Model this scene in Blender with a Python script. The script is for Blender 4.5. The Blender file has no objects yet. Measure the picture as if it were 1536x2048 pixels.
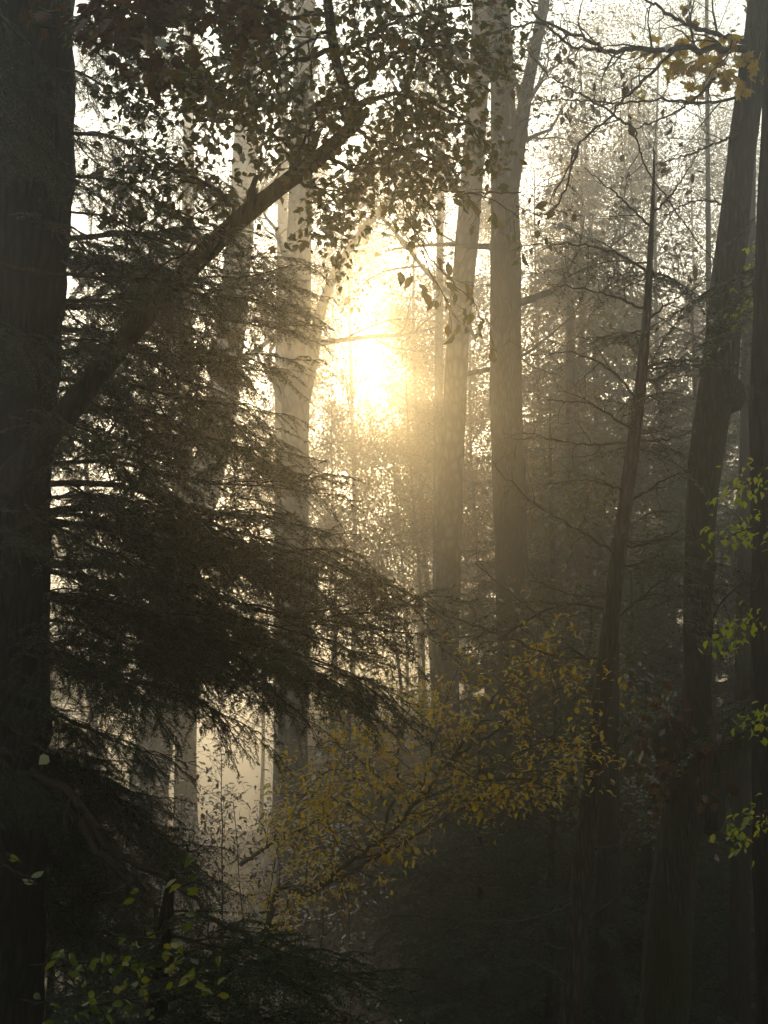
import bpy, math, random
import numpy as np
from mathutils import Vector, Matrix

# ------------------------------------------------------------------ camera, sky, sun, exposure
SC = bpy.context.scene
COL = SC.collection
FPX = 2974.0                     # focal length in photograph pixels (1536 x 2048)
PITCH = math.radians(5.3)
EYE = np.array((0.0, 0.0, 1.6))
FWD = np.array((0, math.cos(PITCH), math.sin(PITCH)))
UPV = np.array((0, -math.sin(PITCH), math.cos(PITCH)))
RGT = np.array((1.0, 0, 0))


def at(px, py, D):
    """World point that stands D metres ahead of the camera at a photograph pixel."""
    return EYE + D * (FWD + (px - 768) / FPX * RGT + (1024 - py) / FPX * UPV)


cd = bpy.data.cameras.new('camera')
cam = bpy.data.objects.new('camera', cd)
COL.objects.link(cam)
cam.location = EYE
cam.rotation_euler = (math.pi / 2 + PITCH, 0, 0)
cd.sensor_fit = 'VERTICAL'
cd.sensor_height = 36
cd.lens = 36 * FPX / 2048
cd.clip_start = 0.05
cd.clip_end = 2000
SC.camera = cam

SUN_DIR = at(724, 735, 1.0) - EYE
SUN_DIR /= np.linalg.norm(SUN_DIR)
SUN_EL = math.asin(SUN_DIR[2])
SUN_AZ = math.atan2(SUN_DIR[0], SUN_DIR[1])

world = bpy.data.worlds.new('World')
SC.world = world
world.use_nodes = True
wn = world.node_tree.nodes
wl = world.node_tree.links
wn.clear()
sky = wn.new('ShaderNodeTexSky')
sky.sky_type = 'NISHITA'
sky.sun_disc = False
sky.sun_elevation = SUN_EL
sky.sun_rotation = SUN_AZ
sky.dust_density = 1.6
sky.air_density = 2.5
sky.ozone_density = 1.0
bg = wn.new('ShaderNodeBackground')
bg.inputs['Strength'].default_value = 0.15
wo = wn.new('ShaderNodeOutputWorld')
mist_white = wn.new('ShaderNodeHueSaturation')      # the mist above the trees whitens the sky
mist_white.inputs['Saturation'].default_value = 0.12
wl.new(sky.outputs[0], mist_white.inputs['Color'])
tint = wn.new('ShaderNodeMix')                      # a faint grey-green cast in the overcast of mist
tint.data_type = 'RGBA'
tint.blend_type = 'MULTIPLY'
tint.inputs[0].default_value = 1.0
tint.inputs[7].default_value = (.93, 1.0, .93, 1)
wl.new(mist_white.outputs[0], tint.inputs[6])
wl.new(tint.outputs[2], bg.inputs[0])
wl.new(bg.outputs[0], wo.inputs[0])

ld = bpy.data.lights.new('sun', 'SUN')
ld.energy = 2.15
ld.angle = math.radians(0.5)
ld.color = (1.0, 0.68, 0.28)
sun = bpy.data.objects.new('sun', ld)
COL.objects.link(sun)
sun.rotation_euler = Vector((-SUN_DIR).tolist()).to_track_quat('-Z', 'Y').to_euler()

vs = SC.view_settings
vs.view_transform = 'Standard'
vs.look = 'None'
vs.exposure = 0.24
vs.gamma = 1.0
cy = SC.cycles
cy.use_denoising = True
cy.max_bounces = 5
cy.diffuse_bounces = 2
cy.glossy_bounces = 1
cy.transmission_bounces = 3
cy.transparent_max_bounces = 4
cy.volume_bounces = 1
cy.caustics_reflective = False
cy.caustics_refractive = False

HAZE_DENSITY = 0.0112
HAZE_G = 0.89

# ------------------------------------------------------------------ mesh helpers


class Acc:
    """Collects vertex and face arrays and links them as one mesh object."""

    def __init__(s):
        s.v = []
        s.f = []
        s.n = 0

    def add(s, verts, faces, mat=0):
        verts = np.asarray(verts, dtype=np.float32).reshape(-1, 3)
        faces = np.asarray(faces, dtype=np.int32)
        s.v.append(verts)
        s.f.append((faces + s.n, mat))
        s.n += len(verts)

    def merge(s, other, M=None):
        for v, in zip(other.v):
            if M is not None:
                v = v @ M[:3, :3].T + M[:3, 3]
            s.v.append(v.astype(np.float32))
        for f, m in other.f:
            s.f.append((f + s.n, m))
        s.n += other.n

    def mesh(s, name, mats, smooth=True):
        me = bpy.data.meshes.new(name)
        v = np.concatenate(s.v).astype(np.float32)
        me.vertices.add(len(v))
        me.vertices.foreach_set('co', v.ravel())
        idx = np.concatenate([f.ravel() for f, m in s.f]).astype(np.int32)
        sizes = np.concatenate([np.full(len(f), f.shape[1], np.int32) for f, m in s.f])
        mi = np.concatenate([np.full(len(f), m, np.int32) for f, m in s.f])
        starts = np.concatenate(([0], np.cumsum(sizes)[:-1])).astype(np.int32)
        me.loops.add(len(idx))
        me.loops.foreach_set('vertex_index', idx)
        me.polygons.add(len(sizes))
        me.polygons.foreach_set('loop_start', starts)
        me.polygons.foreach_set('material_index', mi)
        me.polygons.foreach_set('use_smooth', np.full(len(sizes), smooth, dtype=bool))
        for m in mats:
            me.materials.append(m)
        me.update(calc_edges=True)
        return me


def link(name, data, parent=None):
    o = bpy.data.objects.new(name, data)
    COL.objects.link(o)
    if parent is not None:
        o.parent = parent
    return o


def part(name, acc, mats, parent=None, smooth=True):
    if acc.n == 0:
        return None
    return link(name, acc.mesh(name, mats if isinstance(mats, (list, tuple)) else [mats], smooth), parent)


def thing(name, label, cat, group=None, loc=(0, 0, 0), rz=0, sc=1.0):
    o = link(name, None)
    o['label'] = label
    o['category'] = cat
    if group:
        o['group'] = group
    o.location = loc
    o.rotation_euler = (0, 0, rz)
    o.scale = (sc, sc, sc)
    return o


def unit(v):
    v = np.asarray(v, float)
    return v / (np.linalg.norm(v, axis=-1, keepdims=True) + 1e-12)


def smooth_path(pts, rad, n):
    """Catmull-Rom resample of a polyline with radii."""
    pts = np.asarray(pts, float)
    rad = np.asarray(rad, float)
    P = np.column_stack([pts, rad])
    P = np.vstack([2 * P[0] - P[1], P, 2 * P[-1] - P[-2]])
    m = len(pts) - 1
    t = np.linspace(0, m - 1e-6, n)
    k = t.astype(int)
    u = (t - k)[:, None]
    a, b, c, d = P[k], P[k + 1], P[k + 2], P[k + 3]
    q = 0.5 * ((2 * b) + (-a + c) * u + (2 * a - 5 * b + 4 * c - d) * u ** 2 + (-a + 3 * b - 3 * c + d) * u ** 3)
    return q[:, :3], np.maximum(q[:, 3], 0.0008)


def tube(acc, pts, rad, sides=6, mat=0, rough=0.0, rng=None, cap=True):
    pts = np.asarray(pts, float)
    n = len(pts)
    rad = np.broadcast_to(np.asarray(rad, float), (n,))
    T = np.gradient(pts, axis=0)
    T = unit(T)
    ref = np.array((0, 0, 1.0)) if abs(T[0][2]) < 0.9 else np.array((1.0, 0, 0))
    A = unit(np.cross(T, ref))
    B = np.cross(T, A)
    ang = np.linspace(0, 2 * math.pi, sides, endpoint=False)
    r = np.repeat(rad[:, None], sides, 1)
    if rough and rng is not None:
        seg = np.cumsum(np.r_[0, np.linalg.norm(np.diff(pts, axis=0), axis=1)])
        f = np.zeros((n, sides))
        for k in range(7):
            a = rng.integers(1, 6)
            f += np.sin(seg[:, None] * rng.uniform(.6, 5) + ang[None] * a + rng.uniform(0, 6.3)) / (1 + .4 * a)
        r = r * (1 + rough * f * .35 + rough * .35 * rng.normal(size=(n, sides)))
    V = pts[:, None] + r[..., None] * (np.cos(ang)[None, :, None] * A[:, None] + np.sin(ang)[None, :, None] * B[:, None])
    i = np.arange(n - 1)[:, None] * sides
    j = np.arange(sides)[None]
    j2 = (j + 1) % sides
    F = np.stack([i + j, i + j2, i + sides + j2, i + sides + j], -1).reshape(-1, 4)
    acc.add(V.reshape(-1, 3), F, mat)
    if cap:
        acc.add(V[-1], np.arange(sides)[None], mat)


def frames(D, N):
    D = unit(D)
    S = unit(np.cross(N, D))
    N = np.cross(D, S)
    return D, S, N


LEAF_OVAL = [(0, 0, 0), (.30, .42, .06), (.62, .44, .07), (1, 0, -.10), (.62, -.44, .07), (.30, -.42, .06), (.5, 0, -.04)]
LEAF_OVAL_F = [(0, 1, 6), (1, 2, 6), (2, 3, 6), (3, 4, 6), (4, 5, 6), (5, 0, 6)]
# a five-lobed maple outline, fan round the middle
_ml = [(0, .0), (.02, .30), (.22, .62), (.28, .36), (.52, .48), (.72, .58), (.68, .28), (.82, .20), (1.0, 0)]
LEAF_MAPLE = [(x, y, .10 * abs(y)) for x, y in _ml] + [(x, -y, .10 * abs(y)) for x, y in _ml[-2:0:-1]] + [(.38, 0, -.05)]
LEAF_MAPLE_F = [(k, (k + 1) % (len(LEAF_MAPLE) - 1), len(LEAF_MAPLE) - 1) for k in range(len(LEAF_MAPLE) - 1)]
LEAF_FAR = [(0, 0, 0), (.5, .40, .07), (1, 0, -.05), (.5, -.40, .07)]
LEAF_FAR_F = [(0, 1, 2), (0, 2, 3)]


def leaves(acc, P, D, N, L, W, mat=0, shape='oval', rng=None):
    P = np.asarray(P, float)
    n = len(P)
    if n == 0:
        return
    sv, sf = {'oval': (LEAF_OVAL, LEAF_OVAL_F), 'maple': (LEAF_MAPLE, LEAF_MAPLE_F), 'far': (LEAF_FAR, LEAF_FAR_F)}[shape]
    sv = np.array(sv, float)
    sf = np.array(sf)
    D, S, N = frames(np.asarray(D, float), np.asarray(N, float))
    L = np.broadcast_to(L, (n,))
    W = np.broadcast_to(W, (n,))
    curl = rng.uniform(-.5, 2.0, n) if rng is not None else np.ones(n)
    x = sv[None, :, 0] * L[:, None]
    y = sv[None, :, 1] * W[:, None]
    z = sv[None, :, 2] * L[:, None] * curl[:, None] - .12 * L[:, None] * curl[:, None] * sv[None, :, 0] ** 2
    V = P[:, None] + x[..., None] * D[:, None] + y[..., None] * S[:, None] + z[..., None] * N[:, None]
    F = sf[None] + (np.arange(n) * len(sv))[:, None, None]
    acc.add(V.reshape(-1, 3), F.reshape(-1, 3), mat)


def rand_dirs(n, rng, zscale=1.0):
    d = rng.normal(size=(n, 3))
    d[:, 2] *= zscale
    return unit(d)


# ------------------------------------------------------------------ materials


def new_mat(name):
    m = bpy.data.materials.new(name)
    m.use_nodes = True
    nt = m.node_tree
    nt.nodes.clear()
    out = nt.nodes.new('ShaderNodeOutputMaterial')
    return m, nt, out


def ramp(nt, stops):
    r = nt.nodes.new('ShaderNodeValToRGB')
    els = r.color_ramp.elements
    while len(els) < len(stops):
        els.new(0.5)
    for e, (p, c) in zip(els, stops):
        e.position = p
        e.color = (*c, 1)
    return r


def leaf_mat(name, stops, trans=0.45, gloss=0.06, rough=0.45, spots=True):
    m, nt, out = new_mat(name)
    N = nt.nodes.new
    Lk = nt.links.new
    geo = N('ShaderNodeNewGeometry')
    r = ramp(nt, stops)
    if spots:
        tc = N('ShaderNodeTexCoord')
        nz = N('ShaderNodeTexNoise')
        nz.inputs['Scale'].default_value = 28
        nz.inputs['Detail'].default_value = 3
        Lk(tc.outputs['Object'], nz.inputs['Vector'])
        mm = N('ShaderNodeMath')
        mm.operation = 'MULTIPLY_ADD'
        mm.inputs[1].default_value = .28
        Lk(nz.outputs[0], mm.inputs[0])
        m2 = N('ShaderNodeMath')
        m2.operation = 'SUBTRACT'
        m2.inputs[1].default_value = .14
        Lk(geo.outputs['Random Per Island'], m2.inputs[0])
        Lk(m2.outputs[0], mm.inputs[2])
        Lk(mm.outputs[0], r.inputs[0])
    else:
        Lk(geo.outputs['Random Per Island'], r.inputs[0])
    dif = N('ShaderNodeBsdfDiffuse')
    tr = N('ShaderNodeBsdfTranslucent')
    gl = N('ShaderNodeBsdfGlossy')
    gl.inputs['Roughness'].default_value = rough
    gl.inputs['Color'].default_value = (.9, .9, .9, 1)
    mx = N('ShaderNodeMixShader')
    mx.inputs[0].default_value = trans
    mx2 = N('ShaderNodeMixShader')
    mx2.inputs[0].default_value = gloss
    Lk(r.outputs[0], dif.inputs[0])
    hs = N('ShaderNodeHueSaturation')
    hs.inputs['Saturation'].default_value = 1.15
    hs.inputs['Value'].default_value = 1.25
    Lk(r.outputs[0], hs.inputs['Color'])
    Lk(hs.outputs[0], tr.inputs[0])
    Lk(dif.outputs[0], mx.inputs[1])
    Lk(tr.outputs[0], mx.inputs[2])
    fr = N('ShaderNodeFresnel')
    fr.inputs['IOR'].default_value = 1.42
    fm = N('ShaderNodeMath')
    fm.operation = 'MULTIPLY'
    fm.inputs[1].default_value = gloss * 5
    Lk(fr.outputs[0], fm.inputs[0])
    Lk(fm.outputs[0], mx2.inputs[0])
    Lk(mx.outputs[0], mx2.inputs[1])
    Lk(gl.outputs[0], mx2.inputs[2])
    Lk(mx2.outputs[0], out.inputs[0])
    return m


def bark_mat(name, dark, light, scale=9.0, moss=None, bump=0.6, stretch=.16):
    m, nt, out = new_mat(name)
    N = nt.nodes.new
    Lk = nt.links.new
    tc = N('ShaderNodeTexCoord')
    mp = N('ShaderNodeMapping')
    mp.inputs['Scale'].default_value = (1, 1, stretch)
    Lk(tc.outputs['Object'], mp.inputs[0])
    n1 = N('ShaderNodeTexNoise')
    n1.inputs['Scale'].default_value = scale * 2.2
    n1.inputs['Detail'].default_value = 7
    n1.inputs['Roughness'].default_value = .65
    n1.inputs['Distortion'].default_value = .5
    Lk(mp.outputs[0], n1.inputs['Vector'])
    vo = N('ShaderNodeTexVoronoi')
    vo.inputs['Scale'].default_value = scale * 3
    vo.feature = 'DISTANCE_TO_EDGE'
    Lk(mp.outputs[0], vo.inputs['Vector'])
    mul = N('ShaderNodeMath')
    mul.operation = 'MULTIPLY'
    sm = N('ShaderNodeMapRange')
    sm.inputs[1].default_value = 0
    sm.inputs[2].default_value = .35
    Lk(vo.outputs['Distance'], sm.inputs[0])
    Lk(sm.outputs[0], mul.inputs[0])
    Lk(n1.outputs[0], mul.inputs[1])
    r = ramp(nt, [(.05, dark), (.55, light)])
    Lk(mul.outputs[0], r.inputs[0])
    n2 = N('ShaderNodeTexNoise')
    n2.inputs['Scale'].default_value = 1.6
    n2.inputs['Detail'].default_value = 5
    Lk(tc.outputs['Object'], n2.inputs['Vector'])
    r2 = ramp(nt, [(.42, (0, 0, 0)), (.62, (1, 1, 1))])
    Lk(n2.outputs[0], r2.inputs[0])
    mixc = N('ShaderNodeMix')
    mixc.data_type = 'RGBA'
    Lk(r2.outputs[0], mixc.inputs[0])
    Lk(r.outputs[0], mixc.inputs[6])
    if moss:
        mixc.inputs[7].default_value = (*moss, 1)
    else:
        mm = N('ShaderNodeMix')
        mm.data_type = 'RGBA'
        mm.blend_type = 'MULTIPLY'
        mm.inputs[0].default_value = 1
        mm.inputs[7].default_value = (.62, .62, .60, 1)
        Lk(r.outputs[0], mm.inputs[6])
        Lk(mm.outputs[2], mixc.inputs[7])
    b = N('ShaderNodeBump')
    b.inputs['Strength'].default_value = bump
    b.inputs['Distance'].default_value = .03
    Lk(mul.outputs[0], b.inputs['Height'])
    p = N('ShaderNodeBsdfPrincipled')
    p.inputs['Roughness'].default_value = .9
    p.inputs['Specular IOR Level'].default_value = .15
    Lk(mixc.outputs[2], p.inputs['Base Color'])
    Lk(b.outputs[0], p.inputs['Normal'])
    Lk(p.outputs[0], out.inputs[0])
    return m


BARK_DARK = bark_mat('furrowed_dark_bark', (.005, .005, .004), (.026, .025, .021), 8, bump=.9)  # dark bark, darkened further for shade of the unbuilt forest behind the camera
BARK_BEECH = bark_mat('smooth_grey_bark', (.09, .08, .065), (.20, .18, .145), 3, bump=.25, stretch=.5)
BARK_OAK = bark_mat('ridged_brown_bark', (.02, .018, .014), (.085, .08, .066), 10, bump=.9)
BARK_MOSSY = bark_mat('mossy_brown_bark', (.015, .014, .011), (.062, .057, .046), 8, moss=(.020, .026, .011), bump=1.0)
TWIG = bark_mat('twig_bark', (.02, .015, .011), (.06, .045, .034), 20, bump=.1)
TWIG_PALE = bark_mat('dead_twig_bark', (.04, .033, .026), (.12, .10, .08), 20, bump=.1)

NEEDLE = leaf_mat('hemlock_needles', [(0, (.010, .026, .013)), (.55, (.018, .042, .018)), (.85, (.034, .056, .020)), (1, (.055, .05, .018))], .25, .06, .4, False)
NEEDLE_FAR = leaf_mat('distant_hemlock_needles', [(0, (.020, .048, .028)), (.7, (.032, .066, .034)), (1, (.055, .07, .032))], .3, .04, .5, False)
LEAF_GREEN = leaf_mat('green_turning_leaves', [(0, (.04, .06, .016)), (.5, (.075, .085, .02)), (.8, (.16, .13, .025)), (1, (.15, .075, .02))], .58, .05)
LEAF_YELLOW = leaf_mat('yellow_beech_leaves', [(0, (.36, .20, .03)), (.35, (.56, .38, .04)), (.75, (.68, .50, .05)), (1, (.50, .44, .05))], .6, .035)
LEAF_TAN = leaf_mat('tan_dry_leaves', [(0, (.07, .04, .02)), (.5, (.14, .085, .04)), (1, (.22, .14, .06))], .40, .08)
LEAF_RUST = leaf_mat('rusty_brown_leaves', [(0, (.045, .02, .01)), (.5, (.10, .045, .02)), (1, (.15, .08, .03))], .35, .02)
LEAF_GOLD = leaf_mat('gold_far_leaves', [(0, (.10, .08, .022)), (.5, (.19, .13, .03)), (1, (.16, .09, .025))], .5, .05, .5, False)
LEAF_LIME = leaf_mat('lime_green_leaves', [(0, (.05, .08, .010)), (.5, (.11, .15, .015)), (1, (.26, .23, .022))], .55, .02)

LEAF_LIME_SUNLIT = leaf_mat('sunlit_lime_leaves', [(0, (.20, .30, .02)), (.5, (.40, .46, .03)), (1, (.56, .48, .04))], .65, .02)  # brighter copy of the lime leaves: sunlight on them put into the colour

# ------------------------------------------------------------------ the ground


def sstep(a, b, x):
    t = np.clip((x - a) / (b - a), 0, 1)
    return t * t * (3 - 2 * t)


def ground_z(x, y):
    x = np.asarray(x, float)
    y = np.asarray(y, float)
    z = -5.4 * sstep(1.5, 18, y) + 4.4 * sstep(23, 44, y) * sstep(-.085, -.045, x / np.maximum(y, 1)) + np.maximum(y - 130, 0) * .02
    z = z - 8.5 * sstep(50, 125, y) * sstep(.03, .09, -x / np.maximum(y, 1))
    z = z + .12 * np.sin(x * .9 + y * .3) + .10 * np.sin(y * 1.3 - x * .5) + .35 * np.sin(x * .21 + 1.3) * np.sin(y * .17)
    return z - .1


def graded(lo, hi, fine_lo, fine_hi, nf, nc):
    return np.unique(np.r_[np.linspace(lo, fine_lo, nc), np.linspace(fine_lo, fine_hi, nf), np.linspace(fine_hi, hi, nc)])


gx = graded(-260, 260, -25, 25, 150, 24)
gy = graded(-60, 320, -4, 70, 200, 24)
GX, GY = np.meshgrid(gx, gy)
GZ = ground_z(GX, GY)
nx, ny = len(gx), len(gy)
a = Acc()
ii = (np.arange(ny - 1)[:, None] * nx + np.arange(nx - 1)[None]).ravel()
a.add(np.stack([GX, GY, GZ], -1), np.stack([ii, ii + 1, ii + nx + 1, ii + nx], -1))
m, nt, out = new_mat('leaf_litter_ground')
tc = nt.nodes.new('ShaderNodeTexCoord')
vo = nt.nodes.new('ShaderNodeTexVoronoi')
vo.inputs['Scale'].default_value = 14
nz = nt.nodes.new('ShaderNodeTexNoise')
nz.inputs['Scale'].default_value = .8
nz.inputs['Detail'].default_value = 6
nt.links.new(tc.outputs['Object'], vo.inputs['Vector'])
nt.links.new(tc.outputs['Object'], nz.inputs['Vector'])
sep = nt.nodes.new('ShaderNodeSeparateColor')
nt.links.new(vo.outputs['Color'], sep.inputs[0])
r = ramp(nt, [(0, (.035, .024, .015)), (.4, (.09, .06, .035)), (.8, (.16, .11, .06)), (1, (.25, .19, .11))])
nt.links.new(sep.outputs[0], r.inputs[0])
mx = nt.nodes.new('ShaderNodeMix')
mx.data_type = 'RGBA'
mx.inputs[7].default_value = (.05, .06, .025, 1)
r2 = ramp(nt, [(.5, (0, 0, 0)), (.7, (.7, .7, .7))])
nt.links.new(nz.outputs[0], r2.inputs[0])
nt.links.new(r2.outputs[0], mx.inputs[0])
nt.links.new(r.outputs[0], mx.inputs[6])
bp = nt.nodes.new('ShaderNodeBump')
bp.inputs['Strength'].default_value = .8
bp.inputs['Distance'].default_value = .05
nt.links.new(sep.outputs[1], bp.inputs['Height'])
pr = nt.nodes.new('ShaderNodeBsdfPrincipled')
pr.inputs['Roughness'].default_value = .75
nt.links.new(mx.outputs[2], pr.inputs['Base Color'])
nt.links.new(bp.outputs[0], pr.inputs['Normal'])
nt.links.new(pr.outputs[0], out.inputs[0])
GROUND_MAT = m
g = part('ground', a, m)
g['kind'] = 'structure'

# fallen leaves and low undergrowth on the far bank, seen under the boughs
rng = np.random.default_rng(5)
a = Acc()
n = 14000
y = rng.uniform(24, 60, n)
x = rng.uniform(-.30, .28, n) * y
P = np.stack([x, y, ground_z(x, y) + rng.uniform(0, .06, n)], -1)
leaves(a, P, rand_dirs(n, rng, .3), rand_dirs(n, rng) * .6 + (0, 0, 1), rng.uniform(.06, .12, n), rng.uniform(.05, .09, n), 0, 'far', rng)
o = part('fallen_leaves', a, LEAF_TAN)
o['kind'] = 'stuff'
o['label'] = 'fallen tan leaves strewn over the far forest bank'
o['category'] = 'fallen leaves'

# ------------------------------------------------------------------ plant builders


def hemlock_bough(seed, fine=True):
    """A hemlock bough 1 m long growing along +X: a limb with flat, hanging sprays.  Material 0 wood, 1 needles."""
    rng = np.random.default_rng(seed)
    acc = Acc()
    n = 16
    t = np.linspace(0, 1, n)
    b1, b2 = rng.uniform(.0, .16), rng.uniform(.08, .34)
    ph = rng.uniform(0, 6)
    axis = np.stack([t * .97, .06 * np.sin(t * 6 + ph) * t, b1 * t - b2 * t ** 2 + .025 * np.sin(t * 9 + ph)], -1)
    tube(acc, axis, .0070 * (1 - t) ** .8 + .0010, 5, 0)
    segs = []   # twiglets: start, dir, length
    nlat = 17 if fine else 18
    for k in range(nlat):
        s = .14 + .86 * (k + rng.uniform(0, .9)) / nlat
        if rng.random() < .18:
            continue
        p = np.array([np.interp(s, t, axis[:, c]) for c in range(3)])
        side = 1 if k % 2 else -1
        ang = math.radians(rng.uniform(25, 82)) * side
        prof = (.34 * math.sin(math.pi * min(1, (s + .10) ** .8)) + .06) * rng.uniform(.45, 1.3)
        d = np.array((math.cos(ang), math.sin(ang), rng.uniform(-.28, .16)))
        m_ = 8
        u = np.linspace(0, 1, m_)
        lat = p + np.outer(u * prof, d) - np.outer(rng.uniform(.1, .65) * prof * u ** 2, (0, 0, 1)) + np.outer(u ** 2 * prof * .12, (1, 0, 0))
        lat = lat + rng.normal(size=lat.shape) * .004 * u[:, None]
        tube(acc, lat, .0022 * (1 - u) + .0007, 3, 0, cap=False)
        ns = max(3, int(prof / (.0125 if fine else .030)))
        roll = rng.normal() * .25
        for q in range(ns):
            w = (q + .6 + rng.uniform(-.3, .3)) / ns
            if rng.random() < .1:
                continue
            pp = np.array([np.interp(w, u, lat[:, c]) for c in range(3)])
            sd = 1 if q % 2 else -1
            i = min(m_ - 2, int(w * (m_ - 1)))
            ldir = unit(lat[i + 1] - lat[i])
            sdir = unit(np.cross((0, math.sin(roll), math.cos(roll)), ldir)) * sd
            dd = unit(ldir * rng.uniform(.4, 1.0) + sdir * rng.uniform(.6, 1) + np.array((0, 0, rng.uniform(-.45, .05))))
            segs.append((pp, dd, rng.uniform(.3, 1.25) * (.085 * (1 - .6 * w)) * (1 if fine else 1.3)))
        for q in range(m_ - 1):
            segs.append((lat[q], unit(lat[q + 1] - lat[q]), np.linalg.norm(lat[q + 1] - lat[q])))
    S = np.array([s for s, d, l in segs])
    Dv = np.array([d for s, d, l in segs])
    Ln = np.array([l for s, d, l in segs])
    step = .0075 if fine else .010
    cnt = np.maximum(2, (Ln / step)).astype(int)
    idx = np.repeat(np.arange(len(segs)), cnt)
    first = np.repeat(np.cumsum(cnt) - cnt, cnt)
    w = (np.arange(len(idx)) - first + .5) / cnt[idx]
    sd = np.where(np.arange(len(idx)) % 2, 1.0, -1.0)
    pos = S[idx] + Dv[idx] * (w * Ln[idx])[:, None]
    pos[:, 2] -= .25 * (w * Ln[idx]) ** 2 / .1
    side = unit(np.cross(Dv[idx], (0, 0, 1)) + rng.normal(size=(len(idx), 3)) * .18)
    nd = unit(Dv[idx] * rng.uniform(.15, .7, len(idx))[:, None] + side * sd[:, None] + rng.normal(size=(len(idx), 3)) * .22)
    nl = rng.uniform(.015, .026, len(idx)) * (1 if fine else 1.7)
    nw = nl * (.21 if fine else .30)
    wid = unit(np.cross(nd, rng.normal(size=(len(idx), 3)) * .5 + (0, 0, 1)))
    V = np.stack([pos - wid * nw[:, None], pos + wid * nw[:, None], pos + nd * nl[:, None]], 1)
    acc.add(V.reshape(-1, 3), np.arange(len(idx) * 3).reshape(-1, 3), 1)
    wv = unit(np.cross(Dv, (0.1, 0.2, 1)))
    th = .0012 if fine else .003
    V = np.stack([S - wv * th, S + wv * th, S + Dv * Ln[:, None]], 1)
    acc.add(V.reshape(-1, 3), np.arange(len(segs) * 3).reshape(-1, 3), 0)
    return acc


FINE = [hemlock_bough(100 + k) for k in range(10)]
print('fine tris', [sum(len(f) for f, m in b.f) for b in FINE])
FINE_ME = [b.mesh('hemlock_bough', [TWIG, NEEDLE]) for b in FINE]
LITE = [hemlock_bough(200 + k, False) for k in range(5)]


def bough_matrix(p0, p1, roll=0.0, zs=1.0):
    p0 = np.asarray(p0, float)
    p1 = np.asarray(p1, float)
    L = np.linalg.norm(p1 - p0)
    X = (p1 - p0) / L
    Z = np.array((0, 0, 1.0))
    Y = unit(np.cross(Z, X))
    Z = np.cross(X, Y)
    c, s = math.cos(roll), math.sin(roll)
    Y, Z = c * Y + s * Z, -s * Y + c * Z
    M = np.eye(4)
    M[:3, 0], M[:3, 1], M[:3, 2], M[:3, 3] = X * L, Y * L, Z * L * zs, p0
    return M


def put_bough(parent, p0, p1, rng, roll=None, inv=None):
    o = link('bough', FINE_ME[int(rng.integers(len(FINE_ME)))], parent)
    M = bough_matrix(p0, p1, rng.normal() * .3 if roll is None else roll)
    o.matrix_local = Matrix(M.tolist()) if inv is None else inv @ Matrix(M.tolist())
    return o


def hemlock_crown(seed, h0, h1, rmax, nb):
    """Crown of a hemlock whose stem stands on the origin."""
    rng = np.random.default_rng(seed)
    acc = Acc()
    for k in range(nb):
        f = (k + rng.uniform(0, 1)) / nb
        h = h0 + (h1 - h0) * f
        R = (rmax * (1 - f) ** .6 + .3) * rng.uniform(.55, 1.15)
        az = k * 2.39996 + rng.uniform(-.5, .5)
        d = np.array((math.cos(az), math.sin(az), rng.uniform(-.12, .22)))
        p0 = np.array((0, 0, h))
        acc.merge(LITE[int(rng.integers(len(LITE)))], bough_matrix(p0, p0 + d * R, rng.normal() * .35))
    return acc


def rand_grow(acc, p, d, L, r, lev, rng, tips, up=.15, kids=5, wander=.22, spread=.8, sides=5, ratio=.62, mat=0, minr=.0015):
    n = 7 if lev > 0 else 5
    pts = [np.asarray(p, float)]
    d = unit(d)
    for k in range(n - 1):
        d = unit(d + rng.normal(size=3) * wander + np.array((0, 0, up)))
        pts.append(pts[-1] + d * L / (n - 1))
    pts = np.array(pts)
    t = np.linspace(0, 1, n)
    rr = np.maximum(r * (1 - .8 * t), minr)
    tube(acc, pts, rr, sides if lev > 1 else 3, mat, cap=False)
    if lev == 0:
        tips.append(pts)
        return
    for k in range(kids):
        s = .25 + .75 * (k + rng.uniform(.1, .9)) / kids
        q = np.array([np.interp(s, t, pts[:, c]) for c in range(3)])
        ax = unit(pts[min(n - 1, int(s * (n - 1)) + 1)] - pts[int(s * (n - 1)) - 1])
        side = rand_dirs(1, rng)[0]
        side = unit(side - ax * side.dot(ax))
        rand_grow(acc, q, ax * (1 - spread * .5) + side * spread, L * ratio * rng.uniform(.6, 1.1) * (1.15 - .5 * s), max(r * .5 * (1 - .5 * s), minr),
                  lev - 1, rng, tips, up, kids, wander, spread, sides, ratio, mat, minr)


def leaf_on_tips(acc, tips, rng, per, L, mat, shape='oval', flat=1.0, wl=.62, droop=.3, jitter=.05):
    T = np.array([tp[rng.integers(1, len(tp))] for tp in tips for _ in range(per)])
    A = np.array([unit(tp[-1] - tp[0]) for tp in tips for _ in range(per)])
    n = len(T)
    P = T + rng.normal(size=(n, 3)) * jitter
    D = A * .6 + rand_dirs(n, rng, .5) - np.array((0, 0, droop))
    N = rand_dirs(n, rng) * (1 / max(flat, .01)) * .5 + np.array((0, 0, 1.0))
    l = L * rng.uniform(.55, 1.2, n)
    leaves(acc, P, D, N, l, l * wl * rng.uniform(.8, 1.2, n), mat, shape, rng)


def px_path(lst, D):
    """[(px, py, width_px[, depth])] -> points and radii."""
    P, R = [], []
    for e in lst:
        dd = e[3] if len(e) > 3 else D
        P.append(at(e[0], e[1], dd))
        R.append(e[2] / 2 * dd / FPX)
    return np.array(P), np.array(R)


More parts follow.
